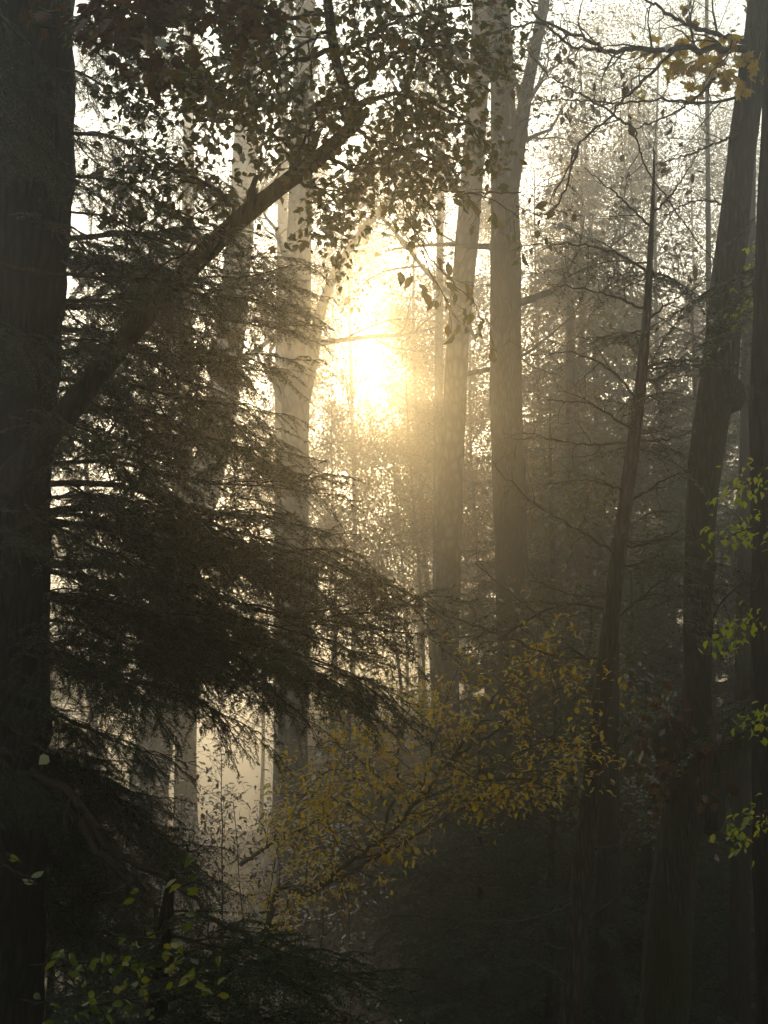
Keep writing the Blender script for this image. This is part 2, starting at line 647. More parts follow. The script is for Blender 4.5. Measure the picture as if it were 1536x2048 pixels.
def to_ground(P, R, flare=1.35):
    """Carry the lower end of a stem (first point) down into the ground."""
    p = P[0].copy()
    z = float(ground_z(p[0], p[1])) - .25
    if z < p[2] - .05:
        lean = (P[0] - P[1]) / max(abs(P[0][2] - P[1][2]), .3)
        dz = p[2] - z
        q = p + np.array((lean[0] * dz * .3, lean[1] * dz * .3, -dz))
        mid = p * .55 + q * .45
        return np.vstack([[q], [mid], P]), np.r_[R[0] * flare, R[0] * 1.06, R]
    return P, R


def stem(lst, D, mats, parent, name='trunk', ground=True, n=60, sides=20, rough=.07, seed=1, acc=None):
    P, R = px_path(lst, D)
    if ground:
        P, R = to_ground(P, R)
    P, R = smooth_path(P, R, n)
    a_ = acc or Acc()
    tube(a_, P, R, sides, 0, rough, np.random.default_rng(seed))
    if acc is None:
        part(name, a_, mats, parent)
    return P, R


def local(parent_base, lst):
    return lst


def twiggy(acc, P, r0, r1, rng, per_m=8, tw=.45, lev=1, kids=4, up=.0, spread=.8, tips=None, sides=6, start=.15, n=24, mat=0, wander=.22, plane=None):
    """A branch along given points that carries side twigs.  Returns twig tips."""
    tips = [] if tips is None else tips
    R = np.linspace(r0, r1, len(P))
    P, R = smooth_path(P, R, n)
    jit = rng.normal(size=P.shape) * (r0 * .25 + .003)
    jit[0] = 0
    P = P + jit
    tube(acc, P, R, sides, mat, .12, rng)
    seg = np.cumsum(np.r_[0, np.linalg.norm(np.diff(P, axis=0), axis=1)])
    k = int(seg[-1] * per_m) + 1
    for j in range(k):
        s = start + (1 - start) * (j + rng.uniform(0, 1)) / k
        w = s * seg[-1]
        q = np.array([np.interp(w, seg, P[:, c]) for c in range(3)])
        i = min(len(P) - 2, max(1, int(np.searchsorted(seg, w))))
        ax = unit(P[i + 1] - P[i - 1])
        sd = rand_dirs(1, rng)[0]
        if plane is not None:
            sd = sd * np.array((1, 1, plane))
        sd = unit(sd - ax * sd.dot(ax))
        rr = np.interp(w, seg, R)
        rand_grow(acc, q, ax * .6 + sd * spread, tw * rng.uniform(.5, 1.2) * (1.1 - .5 * s), max(min(rr * .6, .012), .0015), lev, rng, tips, up, kids, wander, .75, 4, .6, mat)
    tips.append(P[-5:])
    return tips


# ------------------------------------------------------------------ near left: hemlock with its dark trunk and boughs
rng = np.random.default_rng(11)
D0 = 8.0
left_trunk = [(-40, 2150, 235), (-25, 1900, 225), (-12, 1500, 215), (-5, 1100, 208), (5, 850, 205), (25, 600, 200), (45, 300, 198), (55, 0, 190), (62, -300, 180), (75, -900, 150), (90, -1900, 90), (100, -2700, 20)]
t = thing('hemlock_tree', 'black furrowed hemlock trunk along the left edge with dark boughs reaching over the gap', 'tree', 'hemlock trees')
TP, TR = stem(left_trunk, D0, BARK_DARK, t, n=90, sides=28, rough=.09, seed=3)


def trunk_at(py, TPx, D):
    k = np.argmin(np.abs((1024 - (TPx - EYE) @ UPV / ((TPx - EYE) @ FWD) * FPX) - py))
    return TPx[k]


# limbs: height on the trunk, points towards the tip, depth of the tip, sprays, spray length
LIMBS = [
    (1130, [(560, 1210), (800, 1330)], 8.8, 9, .7), (1190, [(480, 1280), (720, 1390)], 8.4, 9, .7),
    (1480, [(250, 1560), (390, 1700)], 8.8, 8, .6), (1580, [(200, 1640), (330, 1760)], 8.0, 8, .6), (1660, [(150, 1720), (260, 1830)], 8.4, 8, .6), (1760, [(150, 1820), (300, 1900)], 8.2, 8, .6),
    (40, [(200, 60), (330, 110)], 8.6, 6, .7), (130, [(240, 170), (380, 230)], 7.6, 7, .7), (250, [(280, 300), (450, 340)], 8.8, 9, .75),
    (330, [(260, 370), (500, 430)], 7.6, 9, .75), (500, [(330, 540), (560, 560)], 9.0, 9, .8), (470, [(350, 480), (540, 500)], 9.8, 8, .8),
    (600, [(330, 640), (590, 640)], 8.6, 8, .75), (700, [(300, 720), (520, 690)], 9.3, 8, .7), (760, [(300, 770), (540, 780)], 7.8, 10, .75),
    (830, [(330, 830), (560, 850)], 8.8, 10, .7), (930, [(200, 935), (330, 965), (620, 990)], 8.3, 12, .75), (960, [(330, 990), (690, 1050)], 9.2, 10, .75),
    (1000, [(360, 1040), (600, 1060)], 7.6, 10, .75), (1040, [(380, 1090), (740, 1110)], 8.8, 12, .7), (1090, [(360, 1130), (720, 1240)], 8.2, 12, .8),
    (1120, [(400, 1180), (780, 1270)], 9.0, 10, .7), (1160, [(330, 1210), (600, 1310)], 7.8, 9, .7), (1200, [(250, 1240), (400, 1290)], 7.4, 8, .65),
    (1300, [(250, 1350), (390, 1390), (520, 1440)], 8.0, 9, .65), (1380, [(230, 1430), (350, 1520)], 7.5, 9, .65), (1450, [(200, 1520), (340, 1620)], 8.2, 8, .6),
    (1250, [(200, 1320), (300, 1420)], 7.0, 8, .6), (1550, [(160, 1600), (250, 1680)], 7.4, 7, .6), (870, [(200, 900), (330, 900)], 7.2, 7, .6),
    (1030, [(200, 1080), (330, 1150)], 7.0, 8, .6), (640, [(180, 680), (260, 760)], 7.3, 7, .55), (430, [(180, 460), (280, 520)], 7.2, 7, .55),
]


def full_bough(seed):
    """A whole limb 1 m long along +X with its hanging sprays, one mesh."""
    rg = np.random.default_rng(seed)
    a_ = Acc()
    n = 18
    u = np.linspace(0, 1, n)
    b1, b2, ph = rg.uniform(.02, .14), rg.uniform(.06, .20), rg.uniform(0, 6)
    P_ = np.stack([u * .9, .05 * np.sin(u * 5 + ph) * u, b1 * u - b2 * u ** 2 + .012 * np.sin(u * 11 + ph)], -1)
    tube(a_, P_, .0075 * (1 - u) ** .7 + .0012, 6, 0, .06, rg)
    ns = 13
    for k in range(ns + 1):
        f_ = min(.97, .10 + .88 * (k + rg.uniform(.0, .9)) / ns)
        i_ = min(n - 2, int(f_ * (n - 1)))
        ax = unit(P_[i_ + 1] - P_[i_])
        d_ = ax * rg.uniform(.45, 1.1) + np.array((rg.uniform(-.1, .3), (1 if k % 2 else -1) * rg.uniform(.1, 1.0), rg.uniform(-.5, .12)))
        L_ = .40 * rg.uniform(.55, 1.15) * (.55 + .9 * math.sin(math.pi * min(1, .15 + .75 * f_)) * .6)
        if k == ns:
            d_, L_ = ax, .30
        a_.merge(FINE[int(rg.integers(len(FINE)))], bough_matrix(P_[i_], P_[i_] + unit(d_) * L_, rg.normal() * .25))
    return a_


FULL_ME = [full_bough(700 + k).mesh('bough', [TWIG, NEEDLE]) for k in range(8)]


def hang_limb(t, p0, p1, rng, roll=.25):
    o = link('bough', FULL_ME[int(rng.integers(len(FULL_ME)))], t)
    o.matrix_local = Matrix(bough_matrix(p0, p1, rng.normal() * roll, rng.uniform(.8, 1.15)).tolist())
    return o


for by, pts, td, ns, sl in LIMBS:
    tip = pts[-1]
    for rp in range(1 if by < 480 or (900 < by < 1260 and rng.random() < .6) else 2):
        e = rng.normal(size=4) * (0 if rp == 0 else 1)
        f_ = 1 if rp == 0 else rng.uniform(.55, .95)
        px_ = 60 + (tip[0] - 60) * f_ * 1.06 + e[0] * 25
        py_ = by + (tip[1] - by) * f_ + e[1] * 32
        dd = td + (.3, 1.3)[rp] + e[2] * .3
        hang_limb(t, trunk_at(by + e[3] * 25, TP, D0), at(px_, py_, dd), rng)
# limbs of the same tree that come round in front of its trunk
for by, tip in ((-40, (120, 110)), (90, (110, 220)), (190, (150, 330)), (560, (110, 680)), (1000, (110, 1120)), (1440, (90, 1560))):
    hang_limb(t, trunk_at(by, TP, D0) + (-.55, -.35, .1), at(tip[0], tip[1], 7.1), rng)

# ------------------------------------------------------------------ leaning maple across the upper left
rng = np.random.default_rng(21)
t = thing('maple_tree', 'dark leaning maple stem slanting up from the left edge into leafy canopy', 'tree')
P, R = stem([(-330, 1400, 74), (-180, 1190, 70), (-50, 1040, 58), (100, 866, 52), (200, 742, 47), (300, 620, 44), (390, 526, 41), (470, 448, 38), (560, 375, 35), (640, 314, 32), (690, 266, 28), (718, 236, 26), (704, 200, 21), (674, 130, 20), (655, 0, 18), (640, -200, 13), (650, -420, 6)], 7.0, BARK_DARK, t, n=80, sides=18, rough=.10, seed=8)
wood = Acc()
tips = []
MAPLE_BR = [
    ([(700, 250, 7.0), (760, 300, 7.2), (800, 390, 7.4)], .012),
    ([(705, 215, 7.0), (800, 190, 7.3), (900, 220, 7.6), (985, 300, 7.8)], .016),
    ([(690, 190, 7.0), (790, 110, 7.4), (900, 90, 7.7), (1000, 140, 8.0)], .014),
    ([(665, 120, 7.0), (760, 60, 7.2), (860, 20, 7.4), (960, 10, 7.6)], .012),
    ([(660, 100, 7.0), (560, 130, 7.2), (420, 120, 7.5), (260, 150, 7.8)], .014),
    ([(655, 30, 7.0), (520, 40, 7.3), (360, 30, 7.6), (200, 60, 7.9)], .013),
    ([(620, 350, 7.0), (560, 280, 7.4), (440, 230, 7.8), (300, 220, 8.0)], .014),
    ([(560, 390, 7.0), (600, 300, 6.8), (640, 220, 6.6)], .010),
    ([(650, 310, 7.0), (720, 340, 7.2), (800, 300, 7.5), (880, 330, 7.8)], .011),
    ([(655, 0, 7.0), (600, -60, 7.3), (480, -60, 7.6), (300, -30, 7.8)], .014),
    ([(480, 440, 7.0), (430, 380, 7.2), (330, 340, 7.5), (220, 350, 7.7)], .012),
    ([(645, -100, 7.0), (760, -70, 7.4), (880, -60, 7.8)], .012),
    ([(655, 60, 7.0), (600, 90, 6.6), (480, 170, 6.4), (380, 180, 6.3)], .010),
    ([(600, 365, 7.0), (660, 390, 7.4), (700, 450, 7.8)], .008),
]
for pts, r0 in MAPLE_BR:
    PP = np.array([at(*q) for q in pts])
    twiggy(wood, PP, r0, .003, rng, per_m=15, tw=.36, lev=1, kids=4, tips=tips, up=-.02, plane=.5)
lf = Acc()
leaf_on_tips(lf, tips, rng, 5, .050, 0, 'oval', .8, .60, .5, .045)
leaf_on_tips(lf, tips, rng, 3, .046, 0, 'maple', .8, .85, .5, .05)
part('branches', wood, TWIG, t)
part('foliage', lf, LEAF_GREEN, t)

for k, i in enumerate((24, 33, 41, 47, 55)):
    a = Acc()
    az = rng.uniform(0, 6.28)
    d_ = unit(np.array((math.cos(az) * .7, math.sin(az) * .5, .8)))
    u = np.linspace(0, 1, 6)
    L_ = rng.uniform(.08, .22)
    tube(a, P[i] + np.outer(u, d_ * L_) + rng.normal(size=(6, 3)) * .006, (.026 - .014 * u), 7, 0, .2, rng)
    part('broken_stub', a, BARK_DARK, t)

# hemlock boughs that hang in front of the leaning stem
hk = [o for o in COL.objects if o.name == 'hemlock_tree'][0]
for b0, b1_, dd in (((140, 420), (430, 520), 6.5), ((200, 560), (470, 560), 6.4), ((90, 680), (320, 700), 6.4), ((260, 470), (520, 450), 6.6), ((60, 820), (230, 880), 6.3)):
    hang_limb(hk, at(b0[0], b0[1], dd + .3), at(b1_[0], b1_[1], dd), rng)

# rusty leaf sprays at the top left
t = thing('oak_branch_spray', 'rust and gold leaves crowding the top left corner beside the black trunk', 'branch')
wood, lf, tips = Acc(), Acc(), []
for pts in ([(60, -60, 7.0), (220, 10, 6.8), (380, 30, 6.7), (500, 60, 6.6)], [(60, -100, 7.2), (260, -30, 7.0), (440, 0, 6.9), (540, 20, 6.9)], [(60, 40, 7.0), (200, 90, 6.7), (330, 150, 6.5)]):
    twiggy(wood, np.array([at(*q) for q in pts]), .012, .003, rng, per_m=12, tw=.3, lev=1, kids=3, tips=tips, up=-.03, plane=.6)
leaf_on_tips(lf, tips, rng, 4, .075, 0, 'maple', 1.0, .85, .5, .04)
part('twigs', wood, TWIG, t)
part('foliage', lf, LEAF_RUST, t)

# the thin branch sweeping in front of the left trunk
t = thing('bare_branch', 'thin bare dark branch bowing in front of the left trunk below the leaning stem', 'branch')
a = Acc()
twiggy(a, np.array([at(*q) for q in [(-60, 500, 6.2), (60, 540, 6.2), (160, 553, 6.2), (250, 552, 6.2), (320, 535, 6.3), (390, 490, 6.4)]]), .012, .004, rng, per_m=4, tw=.25, start=.4)
part('branch', a, TWIG, t)

# ------------------------------------------------------------------ tall pale trunks in the mist


def broad_top(t, P, R, seed, mat, n=11, L=3.2, leaf=.11, per=16, h_from=.5):
    """High crown of limbs and leaves on a tall stem."""
    rg = np.random.default_rng(seed)
    l, tp = Acc(), []
    for k in range(n):
        w = Acc()
        i = int(len(P) * (h_from + (1 - h_from) * (k + .5) / n))
        i = min(i, len(P) - 1)
        az = k * 2.4 + rg.uniform(-.4, .4)
        rand_grow(w, P[i], (math.cos(az), math.sin(az), .7), L * rg.uniform(.7, 1.2), R[i] * .28, 2, rg, tp, .06, 5, .2, .8, 6, .6)
        part('limb', w, BARK_BEECH, t)
    leaf_on_tips(l, tp, rg, per, leaf, 0, 'far', 1, .7, .3, .14)
    part('crown', l, mat, t)


def top_ext(lst, D, height, taper=.25):
    """Carry a stem's pixel list above the frame to a given height."""
    e = lst[-1]
    f_ = lst[-2]
    dx = (e[0] - f_[0]) / max(1, f_[1] - e[1])
    py = e[1]
    h = height - at(e[0], py, D)[2]
    dpy = h / D * FPX
    return lst + [(e[0] + dx * dpy * .5, py - dpy * .5, e[2] * .7), (e[0] + dx * dpy, py - dpy, e[2] * taper)]


t = thing('beech_tree', 'tall pale beech trunk left of the sun with a slanting fork limb beneath it', 'tree', 'tall pale trunks in the mist')
P, R = stem(top_ext([(584, 1880, 68), (585, 1700, 62), (587, 1400, 58), (588, 1000, 56), (592, 760, 56), (598, 500, 50), (605, 200, 43), (612, 0, 37), (618, -200, 32)], 30, 21), 30, BARK_BEECH, t, n=80, seed=31, rough=.05)
a = Acc()
P2, R2 = smooth_path(*px_path([(598, 850, 24), (620, 740, 26), (642, 620, 21), (690, 510, 16), (760, 420, 13), (800, 370, 11), (830, 300, 9), (850, 180, 7), (880, 20, 5)], 30), 50)
tube(a, P2, R2, 12, 0, .05, rng)
part('fork_limb', a, BARK_BEECH, t)
a = Acc()
for lst in ([(585, 830, 14), (540, 745, 12), (560, 640, 9), (590, 560, 6)], [(580, 800, 12), (520, 720, 10), (500, 640, 7)], [(590, 640, 12), (520, 560, 9), (470, 430, 6)]):
    twiggy(a, px_path(lst, 30)[0], lst[0][2] / 2 * 30 / FPX, .008, rng, per_m=2.5, tw=1.0, lev=1, kids=4)
part('side_branches', a, BARK_BEECH, t)
broad_top(t, P, R, 41, LEAF_GOLD)

t = thing('slim_beech_tree', 'slim pale trunk just right of the sun, thinner of the close pair', 'tree', 'tall pale trunks in the mist')
P, R = stem(top_ext([(886, 2150, 64), (890, 1800, 58), (892, 1500, 54), (895, 1200, 50), (905, 900, 48), (915, 700, 45), (936, 450, 46), (955, 200, 42), (965, 0, 38), (975, -250, 32)], 24, 20), 24, BARK_BEECH, t, n=80, seed=32, rough=.05)
broad_top(t, P, R, 42, LEAF_GOLD)

t = thing('broad_oak_tree', 'broad pale trunk right of the slim one with a fork leaning right at the top', 'tree', 'tall pale trunks in the mist')
P, R = stem(top_ext([(1052, 2150, 88), (1042, 1800, 74), (1030, 1400, 68), (1020, 1000, 66), (1012, 800, 64), (1011, 560, 62), (1010, 400, 55), (1005, 200, 50), (998, 0, 46), (990, -250, 38)], 22, 20), 22, BARK_OAK, t, n=80, seed=33, rough=.06)
a = Acc()
P2, R2 = smooth_path(*px_path([(1018, 420, 26), (1034, 320, 28), (1050, 200, 26), (1072, 90, 23), (1100, -60, 20), (1140, -300, 14), (1160, -600, 7)], 22), 40)
tube(a, P2, R2, 12, 0, .05, rng)
part('fork_limb', a, BARK_OAK, t)
broad_top(t, P, R, 43, LEAF_GREEN)

t = thing('leaning_ash_tree', 'hazy trunk leaning right behind the dark hemlock boughs at left', 'tree')
P, R = stem(top_ext([(300, 1560, 78), (338, 1290, 68), (375, 1100, 66), (415, 950, 64), (445, 800, 62), (468, 600, 56), (485, 400, 50), (495, 150, 42), (500, -100, 36)], 40, 20), 40, BARK_BEECH, t, n=70, seed=34, rough=.06)
broad_top(t, P, R, 44, LEAF_GREEN)

SLIM = [
    ('faint_trunk_tree', 'faint pale trunk hugging the left side of the beech trunk', [(562, 1400, 28), (562, 1000, 26), (563, 700, 24), (566, 300, 20), (570, -100, 16)], 44, BARK_BEECH),
    ('faint_trunk_tree', 'faint trunk with flared foot on the pale bank under the left boughs', [(371, 1345, 42), (369, 1290, 34), (368, 1100, 32), (372, 700, 28), (378, 200, 22), (380, -100, 18)], 46, BARK_BEECH),
    ('faint_trunk_tree', 'dim trunk in the dark wood between the broad trunk and the leaning dead stem', [(1150, 1700, 40), (1148, 1300, 36), (1146, 900, 30), (1142, 700, 20), (1138, 560, 7)], 30, BARK_OAK),
    ('dark_trunk_tree', 'dark trunk at the bottom right behind the foot of the leaning dead stem', [(1216, 2150, 52), (1215, 1800, 46), (1222, 1500, 36), (1226, 1200, 20), (1228, 1050, 6)], 18, BARK_DARK),
    ('dark_trunk_tree', 'dark upright trunk at the bottom right corner right of the mossy trunk', [(1478, 2150, 50), (1480, 1800, 42), (1486, 1400, 36), (1494, 900, 30), (1500, 300, 24), (1505, -100, 18)], 20, BARK_DARK),
    ('dark_trunk_tree', 'small dark trunk seen in the bright chink right of the mossy fork', [(1440, 1800, 24), (1434, 1650, 20), (1425, 1500, 18), (1420, 1000, 14), (1416, 400, 10)], 27, BARK_DARK),
    ('faint_trunk_tree', 'pale stem right of the sun glow, behind the slim trunk', [(872, 1300, 18), (876, 900, 17), (880, 500, 15), (886, 100, 12), (888, -150, 10)], 40, BARK_BEECH),
]
for i, (nm, lb, lst, D, mt) in enumerate(SLIM):
    t = thing(nm, lb, 'tree', 'slender trunks in the mist')
    tall = lst[-1][2] > 8
    P, R = stem(top_ext(lst, D, 17) if tall else lst, D, mt, t, n=40, sides=12, seed=50 + i, rough=.05)
    broad_top(t, P, R, 60 + i, LEAF_GOLD if D > 35 else LEAF_GREEN, n=8, L=2.4 if tall else .9, per=12)

# ------------------------------------------------------------------ right: leaning dead stem with bare branches
rng = np.random.default_rng(71)
t = thing('young_hemlock', 'thin leaning young stem with many bare straight branches in the right half', 'tree')
P, R = stem([(1136, 2150, 46), (1160, 1800, 41), (1180, 1600, 38), (1205, 1380, 36), (1232, 1150, 32), (1258, 950, 28), (1278, 800, 24), (1292, 650, 18), (1302, 480, 11), (1307, 370, 6), (1308, 300, 3)], 11, BARK_OAK, t, n=70, sides=14, seed=72, rough=.06)
DEAD = [
    [(1208, 1345, 11), (1120, 1275, 10.8), (1040, 1200, 10.6), (950, 1125, 10.4)],
    [(1212, 1320, 11), (1100, 1310, 10.6), (990, 1265, 10.3), (890, 1230, 10.0), (820, 1180, 9.8)],
    [(1238, 1108, 11), (1150, 1055, 10.7), (1060, 1000, 10.4), (985, 925, 10.2)],
    [(1262, 885, 11), (1170, 890, 10.8), (1080, 875, 10.6), (1030, 880, 10.5)],
    [(1276, 800, 11), (1220, 740, 10.8), (1140, 705, 10.6), (1060, 715, 10.4)],
    [(1300, 545, 11), (1230, 505, 10.8), (1140, 488, 10.6), (1040, 490, 10.4)],
    [(1302, 455, 11), (1240, 395, 10.8), (1170, 335, 10.6)],
    [(1304, 430, 11), (1350, 380, 11.2), (1400, 300, 11.4)],
    [(1290, 735, 11), (1345, 720, 11.2), (1420, 745, 11.4)],
    [(1270, 880, 11), (1340, 878, 11.1), (1410, 850, 11.3)],
    [(1290, 640, 11), (1350, 600, 11.2), (1420, 560, 11.4)],
    [(1294, 620, 11), (1200, 585, 10.8), (1090, 570, 10.6)],
    [(1240, 1100, 11), (1320, 1080, 11.2), (1400, 1040, 11.4)],
    [(1220, 1250, 11), (1300, 1180, 11.2), (1380, 1120, 11.4)],
    [(1225, 1190, 11), (1150, 1190, 10.8), (1060, 1160, 10.6)],
    [(1190, 1500, 11), (1110, 1480, 10.7), (1020, 1430, 10.4)],
    [(1176, 1620, 11), (1060, 1560, 10.7), (960, 1560, 10.4), (880, 1520, 10.2)],
    [(1165, 1740, 11), (1110, 1680, 10.8), (1040, 1620, 10.6)],
    [(1160, 1800, 11), (1060, 1840, 10.8), (930, 1840, 10.6), (780, 1830, 10.4)],
    [(1150, 1900, 11), (1050, 1880, 10.8), (940, 1850, 10.6)],
    [(1175, 1700, 11), (1240, 1690, 11.2), (1310, 1690, 11.4)],
    [(1185, 1560, 11), (1250, 1480, 11.2), (1310, 1430, 11.3)],
    [(1155, 1850, 11), (1230, 1800, 11.2), (1310, 1760, 11.3)],
    [(1250, 1010, 11), (1330, 960, 11.2), (1410, 930, 11.4)],
    [(1270, 860, 11), (1180, 810, 10.7), (1090, 800, 10.5)],
    [(1255, 980, 11), (1170, 960, 10.8), (1090, 970, 10.6)],
    [(1145, 1980, 11), (1080, 1930, 10.8), (1000, 1920, 10.6)],
]
for pts in DEAD:
    a = Acc()
    twiggy(a, np.array([at(*q) for q in pts]), .011, .003, rng, per_m=6, tw=.42, lev=1, kids=3, up=.0, plane=.5, start=.2)
    part('bare_branch', a, TWIG_PALE if pts[0][1] > 1150 else TWIG, t)
for k in range(15):
    py = rng.uniform(330, 1250)
    p0 = trunk_at(py, P, 11)
    s = 1 if rng.random() < .5 else -1
    L = rng.uniform(60, 230 if s < 0 else 110) * (py / 900 + .2)
    put_bough(t, p0, at(1290 - (py - 500) * .09 + s * L, py + rng.uniform(-50, 40), 11 + rng.uniform(-1.2, 1.5)), rng)

# ------------------------------------------------------------------ right: mossy crooked trunk and its overhanging bare branches
rng = np.random.default_rng(81)
t = thing('mossy_maple_tree', 'crooked mossy trunk on the right with a shaggy fork low down', 'tree')
P, R = stem([(1318, 2200, 108), (1330, 2000, 98), (1348, 1750, 88), (1372, 1620, 90), (1388, 1530, 80), (1393, 1400, 62), (1396, 1200, 56), (1403, 1000, 62), (1420, 860, 70), (1440, 750, 74), (1450, 620, 66), (1470, 420, 58), (1490, 250, 54), (1510, 100, 51), (1525, -30, 49), (1545, -200, 45), (1570, -700, 36), (1590, -1400, 20), (1600, -2000, 8)], 12, BARK_MOSSY, t, n=100, sides=24, seed=82, rough=.09)
a = Acc()
P2, R2 = smooth_path(*px_path([(1352, 1690, 60), (1400, 1610, 72), (1455, 1520, 64), (1490, 1440, 56), (1520, 1360, 50), (1560, 1240, 44), (1620, 1000, 38), (1680, 600, 28), (1720, 200, 14)], 12), 50)
tube(a, P2, R2, 18, 0, .12, rng)
part('fork_stem', a, BARK_MOSSY, t)
for (bx, by, br) in ((1462, 790, 26), (1420, 900, 20), (1335, 1480, 34), (1350, 1560, 36), (1418, 1620, 34)):
    a = Acc()
    c = at(bx, by, 12)
    u = np.linspace(-1, 1, 9)
    r_ = br * 12 / FPX
    tube(a, c + np.outer(u, (0.01, 0, 1.5 * r_)), r_ * np.sqrt(np.maximum(0, 1 - u ** 2)) + .004, 12, 0, .12, rng)
    part('burl', a, BARK_MOSSY, t)
BARE = [
    ([(1500, 98, 12), (1430, 98, 11.7), (1350, 95, 11.4), (1270, 100, 11.1), (1205, 102, 10.9), (1190, 85, 10.8), (1130, 60, 10.6), (1075, 30, 10.4), (1045, -20, 10.3)], .030),
    ([(1505, 90, 12), (1440, 70, 11.8), (1370, 45, 11.6), (1300, 5, 11.4), (1240, -50, 11.2)], .026),
    ([(1350, 98, 11.4), (1290, 160, 11.1), (1250, 195, 10.9), (1215, 240, 10.7), (1160, 285, 10.5), (1130, 350, 10.4), (1105, 395, 10.3)], .014),
    ([(1495, 165, 12), (1440, 150, 11.8), (1400, 190, 11.6), (1350, 225, 11.4), (1300, 245, 11.2), (1270, 260, 11.0)], .014),
    ([(1495, 190, 12), (1420, 205, 11.7), (1330, 200, 11.4), (1230, 205, 11.1), (1140, 200, 10.8), (1070, 205, 10.6)], .014),
    ([(1205, 102, 10.9), (1140, 90, 10.6), (1080, 45, 10.4), (1000, 65, 10.0), (900, 75, 9.7), (810, 65, 9.4)], .012),
    ([(1270, 260, 11.0), (1190, 205, 10.8), (1110, 160, 10.5), (1040, 90, 10.2)], .010),
    ([(1160, 285, 10.5), (1120, 400, 10.2), (1080, 430, 10.0), (1030, 410, 9.8)], .008),
    ([(1270, 260, 11), (1290, 330, 10.8), (1350, 420, 10.6), (1400, 490, 10.5), (1440, 530, 10.4)], .007),
    ([(1490, 260, 12), (1400, 300, 11.6), (1310, 330, 11.2)], .012),
    ([(1040, 385, 9.8), (960, 385, 9.6), (880, 383, 9.5), (810, 395, 9.3)], .006),
    ([(1470, 420, 12), (1400, 400, 11.7), (1330, 430, 11.4)], .010),
]
tips = []
for pts, r0 in BARE:
    a = Acc()
    twiggy(a, np.array([at(*q) for q in pts]), r0, .004, rng, per_m=6.0, tw=.5, lev=1, kids=3, up=-.03, tips=tips, start=.1, n=40)
    part('bare_branch', a, TWIG, t)
lf = Acc()
sub = [tp for tp in tips if rng.random() < .16]
leaf_on_tips(lf, sub, rng, 2, .085, 0, 'oval', .6, .55, .9, .02)
part('last_leaves', lf, LEAF_TAN, t)
lf = Acc()
c = np.array([at(q[0], q[1], 11.8) for q in zip(rng.normal(1400, 70, 160), rng.normal(130, 40, 160))])
leaves(lf, c, rand_dirs(160, rng, .5) - (0, 0, .3), rand_dirs(160, rng) + (0, 0, .7), rng.uniform(.06, .12, 160), rng.uniform(.05, .1, 160), 0, 'maple', rng)
part('yellow_leaves', lf, LEAF_YELLOW, t)
# shaggy dead leaves caught in the fork
t = thing('dead_leaf_clump', 'shaggy rust brown dead leaves caught in the low fork of the mossy trunk', 'leaf clump')
a = Acc()
n = 120
c = np.array([at(q[0], q[1], q[2]) for q in zip(rng.normal(1355, 62, n), rng.normal(1510, 70, n), rng.normal(11.75, .22, n))])
leaves(a, c, rand_dirs(n, rng) - (0, 0, .6), rand_dirs(n, rng), rng.uniform(.05, .13, n), rng.uniform(.03, .09, n), 0, 'maple', rng)
part('foliage', a, LEAF_RUST, t)

t = thing('edge_trunk_tree', 'dark trunk cut by the right edge of the picture', 'tree')
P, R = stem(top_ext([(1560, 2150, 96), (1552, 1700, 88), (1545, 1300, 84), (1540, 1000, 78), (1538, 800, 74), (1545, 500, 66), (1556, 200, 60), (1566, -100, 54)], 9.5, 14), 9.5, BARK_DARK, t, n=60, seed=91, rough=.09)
for k in range(8):
    py = rng.uniform(200, 1500)
    put_bough(t, trunk_at(py, P, 9.5), at(rng.uniform(1420, 1520), py + rng.uniform(-30, 90), 9.5 + rng.uniform(-1, 2.5)), rng)

# yellow-green sprays between the right trunks, sunlight painted into their colour
LIME = [
    ('lime green leaf spray under the white chink between the two right trunks', [(1545, 920, 8.8), (1500, 960, 8.8), (1460, 985, 8.8)], 40),
    ('lime green leaf spray at mid height between the two right trunks', [(1545, 1040, 8.8), (1490, 1060, 8.8), (1440, 1080, 8.8)], 46),
    ('brightest lime leaf spray beside the mossy trunk above its fork', [(1545, 1220, 8.8), (1490, 1250, 8.8), (1430, 1280, 8.8)], 44),
    ('yellow leaf spray at the right edge near the fork stem', [(1560, 1430, 8.8), (1530, 1440, 8.8), (1505, 1450, 8.8)], 18),
    ('yellow green leaf spray low at the right edge beside the bright chink', [(1560, 1600, 8.8), (1510, 1640, 8.8), (1465, 1680, 8.8)], 40),
    ('olive yellow leaves behind the upper right trunk', [(1560, 400, 11), (1520, 500, 11), (1490, 640, 11)], 60),
]
for lb, pts, n in LIME:
    t = thing('leafy_twig', lb, 'twig', 'yellow green sprays on the right')
    w, lf, tp = Acc(), Acc(), []
    PP = np.array([at(*q) for q in pts])
    twiggy(w, PP, .006, .002, rng, per_m=26, tw=.14, lev=0, tips=tp, plane=.4)
    leaf_on_tips(lf, tp, rng, max(3, n // max(4, len(tp)) + 3), .052, 0, 'oval', 1.5, .62, .4, .05)
    part('twig', w, TWIG, t)
    part('foliage', lf, LEAF_LIME_SUNLIT, t)

